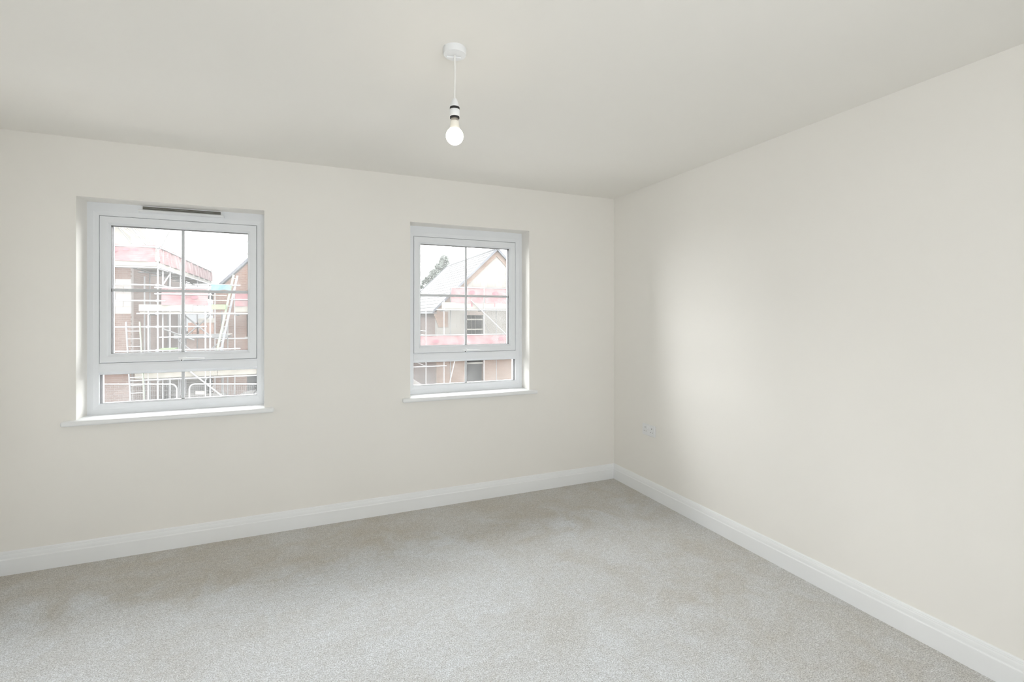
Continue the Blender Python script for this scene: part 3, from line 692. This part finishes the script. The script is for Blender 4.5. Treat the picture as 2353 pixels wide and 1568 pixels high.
MB().tube((BXC, BY - 0.12, BRZ + 0.12), (BXC, 28.6, BRZ + 0.12), 0.09, 10).build('ridge_tile', 'slate_piece', hb)

sb = tag(empty('gable_scaffold', (-4, 18.9, G)), 'tube scaffold with pink netting in front of the gable behind the ladder', 'scaffold')
SBY = 18.90
for x in (-5.16, -2.6, 0.2): tubep(sb, 'standard', (x, SBY, G), (x, SBY, 2.65))
for x in (-5.72, -3.2, -0.6): tubep(sb, 'standard', (x, SBY + 0.75, G), (x, SBY + 0.75, 1.6), 'dsteel')
for z in (1.47, 2.38, 2.05, 0.47): tubep(sb, 'ledger', (-5.85 if z < 1.5 else -5.25, SBY - 0.05, z), (0.6, SBY - 0.05, z))
for x in (-5.16, -2.6, 0.2): tubep(sb, 'transom', (x + 0.05, SBY - 0.15, 1.42), (x + 0.05, SBY + 0.9, 1.42), 'dsteel')
for i in range(3): MB().box(-5.8, 0.4, SBY + 0.03 + i * 0.235, SBY + 0.255 + i * 0.235, 1.497, 1.533).build('platform_board', 'board', sb)
MB().box(-5.16, 0.4, SBY - 0.02, SBY + 0.018, 1.55, 1.79).build('toe_board', 'board', sb)
netting(sb, (-5.14, SBY - 0.03), (-2.7, SBY - 0.03), 1.78, 2.36, 0.03); netting(sb, (-2.55, SBY - 0.03), (0.2, SBY - 0.03), 1.78, 2.36, 0.03)
for k in range(2):
    tubep(sb, 'raking_rail', (-6.0, SBY + 0.3, 2.65 + 0.5 * k), (-2.7, SBY + 0.3, 6.1 + 0.5 * k), 'steel')
tubep(sb, 'standard', (-5.9, SBY + 0.3, G), (-5.9, SBY + 0.3, 3.4)); tubep(sb, 'standard', (-3.9, SBY + 0.3, G), (-3.9, SBY + 0.3, 5.9))

# ---- house C: gabled house seen through window 2
CY_ = 21.75
CXL, CXR, CXC, CEZ, CRZ = 3.93, 10.83, 7.38, 1.72, 5.05
hc = tag(empty('gabled_block_house', (CXC, 26, G)), 'house with grey tiled roof, pale block gable and brick lower storey', 'house')
WO = [(5.64, 6.60, 0.14, 1.44), (5.64, 6.60, -2.25, -1.03), (8.4, 9.3, 0.14, 1.44)]
MB().cells(CXL, CXR, G, -0.16, CY_, CY_ + 0.3, [WO[1]]).build('lower_wall', 'pbrick_x', hc)
MB().cells(CXL, CXR, -0.16, CEZ, CY_ + 0.005, CY_ + 0.3, [WO[0], WO[2]]).build('upper_wall_core', 'gmortar', hc)
MB().prism([(CXL, CEZ), (CXR, CEZ), (CXC, CRZ)], lambda a, z: (a, CY_ + 0.005, z), lambda a, z: (a, CY_ + 0.3, z)).build('gable_core', 'gmortar', hc)
bs, hs = [], []
k = 0; z = -0.155
sl = (CRZ - CEZ) / (CXC - CXL)
while z + 0.215 < CRZ - 0.35:
    zc = z + 0.1125
    xl = CXL + 0.02 if z + 0.22 < CEZ else CXL + (z + 0.22 - CEZ) / sl + 0.24
    xr = 2 * CXC - xl
    x = CXL + (0.0 if k % 2 else 0.225)
    while x < xr:
        a, b_ = x, x + 0.45
        if a >= xl - 0.12 and b_ <= xr + 0.12:
            if not any(a < o[1] - 0.02 and b_ > o[0] + 0.02 and z < o[3] and z + 0.22 > o[2] for o in WO): bs.append((x + 0.225, CY_ + 0.05, zc))
            else:
                for h0 in (a, a + 0.225):
                    if not any(h0 < o[1] - 0.05 and h0 + 0.225 > o[0] + 0.05 and z < o[3] - 0.03 and z + 0.22 > o[2] + 0.03 for o in WO): hs.append((h0 + 0.1125, CY_ + 0.05, zc))
        x += 0.45
    z += 0.225; k += 1
pieces(hc, 'block', 'gblock_piece', bs, (0.442, 0.10, 0.217), 0.003)
pieces(hc, 'half_block', 'gblock_piece', hs, (0.217, 0.10, 0.217), 0.003)
for s in (-1, 1):     # brick verge course under the roof edge
    xe = CXL if s < 0 else CXR
    MB().prism([(CXC, CRZ + 0.03), (xe, CEZ + 0.03), (xe, CEZ - 0.30), (CXC, CRZ - 0.30)], lambda a, b: (a, CY_ - 0.05, b), lambda a, b: (a, CY_ + 0.06, b)).build('brick_verge', 'pbrick_x', hc)
stepz = [1.62, 1.50, 1.38, 1.26, 1.14, 1.02, 0.90, 0.78]
pts = [(4.55, 1.62), (4.55, 0.78)]
x = 3.98
low = []
for i, zz in enumerate(reversed(stepz[1:])):
    xx = 4.02 - 0.045 * i
    low += [(xx, zz), (xx, zz + 0.12)]
pts = [(4.55, 0.78)] + [(4.55, 1.62)] + list(reversed(low))
MB().prism(pts, lambda a, b: (a, CY_ - 0.045, b), lambda a, b: (a, CY_ + 0.05, b)).build('corbel', 'pbrick_x', hc)
for x in (CXL, CXR - 0.3): MB().box(x, x + 0.3, CY_ + 0.3, 31.3, G, CEZ).build('side_wall', 'brick_y', hc)
MB().box(CXL + 0.3, CXR - 0.3, 31.0, 31.3, G, CEZ).build('rear_wall', 'brick_x', hc)
MB().box(CXL + 0.3, CXR - 0.3, CY_ + 0.3, 31.0, -0.45, -0.25).build('upper_floor', 'inside', hc)
MB().box(CXL + 0.31, CXR - 0.31, CY_ + 2.0, CY_ + 2.1, G, CEZ).build('partition', 'inside', hc)
for o in WO[:1] + WO[2:]:
    MB().box(o[0] - 0.15, o[1] + 0.15, CY_ - 0.006, CY_ + 0.1, o[3], o[3] + 0.215).build('lintel', 'lintel', hc)
    for zz in (o[2] + 0.50, o[2] + 1.05): MB().box(o[0], o[1], CY_ + 0.06, CY_ + 0.10, zz - 0.035, zz + 0.035).build('guard_rail', 'board', hc)
    for i in range(4): MB().box(o[0] + 0.1 + i * 0.26, o[0] + 0.14 + i * 0.26, CY_ + 1.2, CY_ + 1.3, -0.25, CEZ).build('stud', 'timber', hc)
MB().box(WO[1][0], WO[1][1], CY_ + 0.06, CY_ + 0.10, -1.28, -1.20).build('guard_rail', 'board', hc)
MB().box(WO[1][0] - 0.1, WO[1][1] + 0.1, CY_ - 0.04, CY_ + 0.08, -2.33, -2.25).build('window_sill', 'board', hc)
EVX = 0.20
roof_slopes(hc, CXC, CRZ + 0.10, CXL - EVX, CXR + EVX, CEZ + 0.10 - EVX * sl, CY_ - 0.16, 32.0, 17)
MB().tube((CXC, CY_ - 0.20, CRZ + 0.10), (CXC, 32.0, CRZ + 0.10), 0.09, 10).build('ridge_tile', 'slate_piece', hc)
MB().box(CXL - 0.22, CXL - 0.02, CY_ - 0.05, 31.9, CEZ - 0.20, CEZ - 0.14).build('soffit', 'verge', hc)

SCY = 20.40
sc_ = tag(empty('block_house_scaffold', (5.5, SCY, G)), 'tube scaffold with pink netting in front of the pale block gable', 'scaffold')
for x, z in ((6.15, 3.10), (3.98, 2.20), (3.05, 2.85), (8.6, 3.1)): tubep(sc_, 'standard', (x, SCY, G), (x, SCY, z))
for x, z in ((4.57, 2.93), (7.2, 1.7)): tubep(sc_, 'standard', (x, SCY + 0.9, G), (x, SCY + 0.9, z), 'dsteel')
for z, xa, xb in ((1.70, 3.58, 9.2), (0.41, 2.2, 9.2), (-1.16, 2.2, 4.1), (2.86, 4.3, 9.2)): tubep(sc_, 'ledger', (xa, SCY - 0.05, z), (xb, SCY - 0.05, z))
tubep(sc_, 'ledger', (3.05, SCY - 0.05, 0.62), (2.2, SCY + 3.0, 0.62))
tubep(sc_, 'ledger', (3.05, SCY, -1.16), (3.05, SCY + 9, -1.16), 'dsteel'); tubep(sc_, 'ledger', (3.05, SCY, 0.41), (3.05, SCY + 9, 0.41), 'dsteel')
tubep(sc_, 'brace', (5.39, SCY - 0.09, 2.21), (7.75, SCY - 0.09, 0.06)); tubep(sc_, 'brace', (6.25, SCY + 0.5, 1.35), (6.60, SCY + 0.5, 0.45), 'dsteel', 0.015)
tubep(sc_, 'brace', (4.62, SCY - 0.05, -0.55), (4.22, SCY - 0.05, -2.25))
for x in (3.98, 6.15, 8.6): tubep(sc_, 'transom', (x + 0.05, SCY - 0.15, 1.65), (x + 0.05, SCY + 1.05, 1.65), 'dsteel')
for i in range(4): MB().box(3.87, 9.2, SCY + 0.02 + i * 0.235, SCY + 0.245 + i * 0.235, 1.727, 1.763).build('platform_board', 'board', sc_)
MB().box(3.87, 6.10, SCY - 0.02, SCY + 0.018, 1.765, 2.08).build('toe_board', 'board', sc_)
MB().box(6.12, 9.2, SCY - 0.02, SCY + 0.018, 1.765, 2.07).build('toe_board', 'board', sc_)
netting(sc_, (4.36, SCY - 0.03), (6.10, SCY - 0.03), 2.05, 2.85, 0.03); netting(sc_, (6.20, SCY - 0.03), (9.1, SCY - 0.03), 2.05, 2.85, 0.03)
netting(sc_, (2.25, SCY - 0.03), (9.1, SCY - 0.03), -0.55, 0.38, 0.02)
oval(sc_, (5.48, SCY - 0.065, 2.62), 0.15, 0.10); oval(sc_, (6.75, SCY - 0.065, 2.58), 0.15, 0.09); oval(sc_, (7.1, SCY - 0.065, 0.18), 0.14, 0.10); oval(sc_, (3.55, SCY - 0.065, 0.10), 0.18, 0.10)
MB().box(5.43, 5.51, SCY - 0.026, SCY - 0.0205, 1.87, 2.06).build('netting_tie', 'netprint', sc_)
MB().box(6.72, 6.78, SCY - 0.026, SCY - 0.0205, 1.87, 2.06).build('netting_tie', 'netprint', sc_)

# ---- low brick garage closing the gap between house A and house B
ga = tag(empty('garage', (-9.0, 34, G)), 'low brick garage far back between the two brick houses', 'garage')
MB().box(-12.5, -6.0, 32.0, 32.3, G, 0.5).build('front_wall', 'brick_x', ga)
for x in (-12.5, -6.3): MB().box(x, x + 0.3, 32.3, 37.7, G, 0.5).build('side_wall', 'brick_y', ga)
MB().box(-12.5, -6.0, 37.7, 38.0, G, 0.5).build('rear_wall', 'brick_x', ga)
for s, y in ((1, 31.8), (-1, 38.2)):
    MB().prism([(y, 0.45), (35.0, 2.3), (35.0, 2.22), (y, 0.37)], lambda a, b: (-12.7, a, b), lambda a, b: (-5.8, a, b)).build('roof_slope', 'slate_piece', ga)
for x in (-12.4, -6.2): MB().prism([(32.1, 0.5), (37.9, 0.5), (35.0, 2.15)], lambda a, b: (x, a, b), lambda a, b: (x + 0.1, a, b)).build('gable', 'brick_y', ga)

# ---- temporary mesh fence panels
FU = Vector((math.cos(HEAD), -math.sin(HEAD), 0))
def fence(start, length, label, signboard=False):
    st = Vector(start); o = tag(empty('fence_panel', (st.x, st.y, G)), label, 'fence panel', 'temporary mesh fence panels')
    def at(u, z): p = st + FU * u; return (p.x, p.y, z)
    z0, z1, r = G + 0.12, -0.75, 0.16
    pts = [at(0, z0)] + [at(0, z1 - r)] + [at(r - r * math.cos(math.radians(a)), z1 - r + r * math.sin(math.radians(a))) for a in (20, 45, 70)] + [at(r, z1), at(length - r, z1)]
    pts += [at(length - r + r * math.sin(math.radians(a)), z1 - r + r * math.cos(math.radians(a))) for a in (20, 45, 70)] + [at(length, z1 - r), at(length, z0)]
    MB().path(pts, 0.021, 8).build('frame_tube', 'steel', o, smooth=True)
    MB().tube(at(0, z0 + 0.05), at(length, z0 + 0.05), 0.018, 8).build('bottom_rail', 'steel', o, smooth=True)
    m = MB(); n = int(length / 0.062)
    for i in range(1, n): m.tube(at(i * length / n, z0 + 0.05), at(i * length / n, z1), 0.003, 4)
    for k in range(1, 14): m.tube(at(0, z0 + 0.05 + k * 0.135), at(length, z0 + 0.05 + k * 0.135), 0.003, 4)
    stuff(m.build('wire_mesh', 'dsteel', o))
    for u in (0.0, length):
        p = st + FU * u; MB().box(p.x - 0.11, p.x + 0.11, p.y - 0.30, p.y + 0.30, G, G + 0.13).build('foot_block', 'tyre', o, 0.02)
    if signboard:
        a, b_ = Vector(at(0.20, -1.02)), Vector(at(0.47, -1.02))
        MB().beam(a - Vector((0, 0.03, 0)), b_ - Vector((0, 0.03, 0)), 0.008, 0.10).build('sign_board', 'sign', o)
fence((-5.84, 14.33, 0), 3.5, 'mesh fence panel with small blank sign, in front of the slanting brace', True)
fence((-9.42, 15.86 - 0.02, 0), 3.5, 'mesh fence panel with no sign, in front of the face-on ladder')

# ---- van parked by the gabled brick house
vn = tag(empty('van', (-2.5, 17.3, G)), 'white van parked behind the mesh fence, only its nose showing', 'van')
vp = [(-4.98, G + 0.35), (-4.98, G + 0.95), (-4.78, G + 1.12), (-4.28, G + 1.22), (-3.72, G + 1.95), (-3.40, G + 2.05), (-0.40, G + 2.05), (-0.22, G + 1.95), (-0.20, G + 0.35)]
body = MB().prism(vp, lambda a, b: (a, 16.35, b), lambda a, b: (a, 18.15, b)).build('body', 'van', vn, 0.05, 3, True)
MB().prism([(-4.13, G + 1.26), (-3.66, G + 1.85), (-3.05, G + 1.85), (-3.05, G + 1.26)], lambda a, b: (a, 16.335, b), lambda a, b: (a, 16.36, b)).build('side_window', 'vglass', body)
MB().prism([(-4.30, G + 1.235), (-3.80, G + 1.90), (-3.76, G + 1.93), (-4.22, G + 1.20)], lambda a, b: (a - 0.01, 16.50, b), lambda a, b: (a - 0.01, 18.0, b)).build('windscreen', 'vglass', body)
MB().box(-5.0, -4.96, 16.5, 18.0, G + 0.68, G + 0.86).build('grille', 'vglass', body)
MB().box(-4.97, -4.55, 16.333, 16.36, G + 0.40, G + 0.62).build('bumper', 'tyre', body)
for x in (-4.15, -1.15):
    for y in (16.33, 18.0):
        wh = MB().tube((x, y, G + 0.33), (x, y + 0.20, G + 0.33), 0.33, 20).build('wheel', 'tyre', vn, 0.02)
        MB().tube((x, y - 0.01, G + 0.33), (x, y + 0.21, G + 0.33), 0.17, 16).build('hub', 'alu', wh)

# ---- tree behind the tiled roof
tr = tag(empty('tree', (9.3, 42, G)), 'loose grey-green tree rising behind the tiled roof', 'tree')
tk = MB(); tk.path([(9.4, 42, G), (9.35, 42, 0), (9.5, 42, 3.0), (9.65, 42, 5.2), (9.8, 42, 7.0)], 0.12, 8)
clumps = [(9.75, 6.95, .42), (9.45, 6.45, .33), (10.05, 6.45, .40), (9.15, 6.15, .33), (9.75, 5.95, .48), (10.25, 5.9, .35), (8.75, 5.65, .30), (9.3, 5.45, .50), (8.5, 5.2, .34), (8.15, 4.95, .28), (8.9, 4.95, .45), (9.7, 5.2, .6),
          (7.75, 4.62, .24), (8.3, 4.55, .36), (7.5, 4.2, .25), (8.0, 4.1, .45), (9.0, 4.2, .6), (10.3, 5.1, .6), (10.6, 4.3, .7), (9.8, 4.0, .8), (7.2, 3.7, .35), (10.0, 6.85, .35), (9.55, 6.75, .3), (9.95, 6.15, .45), (9.5, 6.0, .4), (9.05, 5.75, .3), (8.6, 5.45, .28), (10.15, 5.5, .45), (9.0, 5.3, .35), (8.05, 4.75, .3), (8.1, 3.2, .8), (9.6, 2.8, 1.0), (11.0, 3.2, .8)]
for (x, z, r) in clumps: tk.path([(9.55, 42, max(1.0, z - 0.9)), ((9.55 + x) / 2, 42, z - 0.3), (x, 42, z)], 0.03, 5)
tk.build('trunk', 'bark', tr)
lf = MB(); rnd = random.Random(3)
for (x, z, r) in clumps:
    for k in range(int(900 * r)):
        while True:
            d = Vector((rnd.uniform(-1, 1), rnd.uniform(-1, 1), rnd.uniform(-1, 1)))
            if d.length <= 1: break
        c = Vector((x, 42, z)) + d * r
        a = Vector((rnd.uniform(-1, 1), rnd.uniform(-1, 1), rnd.uniform(-1, 1))).normalized() * rnd.uniform(0.05, 0.10)
        b_ = a.cross(Vector((rnd.uniform(-1, 1), rnd.uniform(-1, 1), rnd.uniform(-1, 1)))).normalized() * a.length * 0.6
        lf.add([c - a, c + b_, c + a, c - b_], [(0, 1, 2, 3)])
stuff(lf.build('crown', 'leaf', tr))
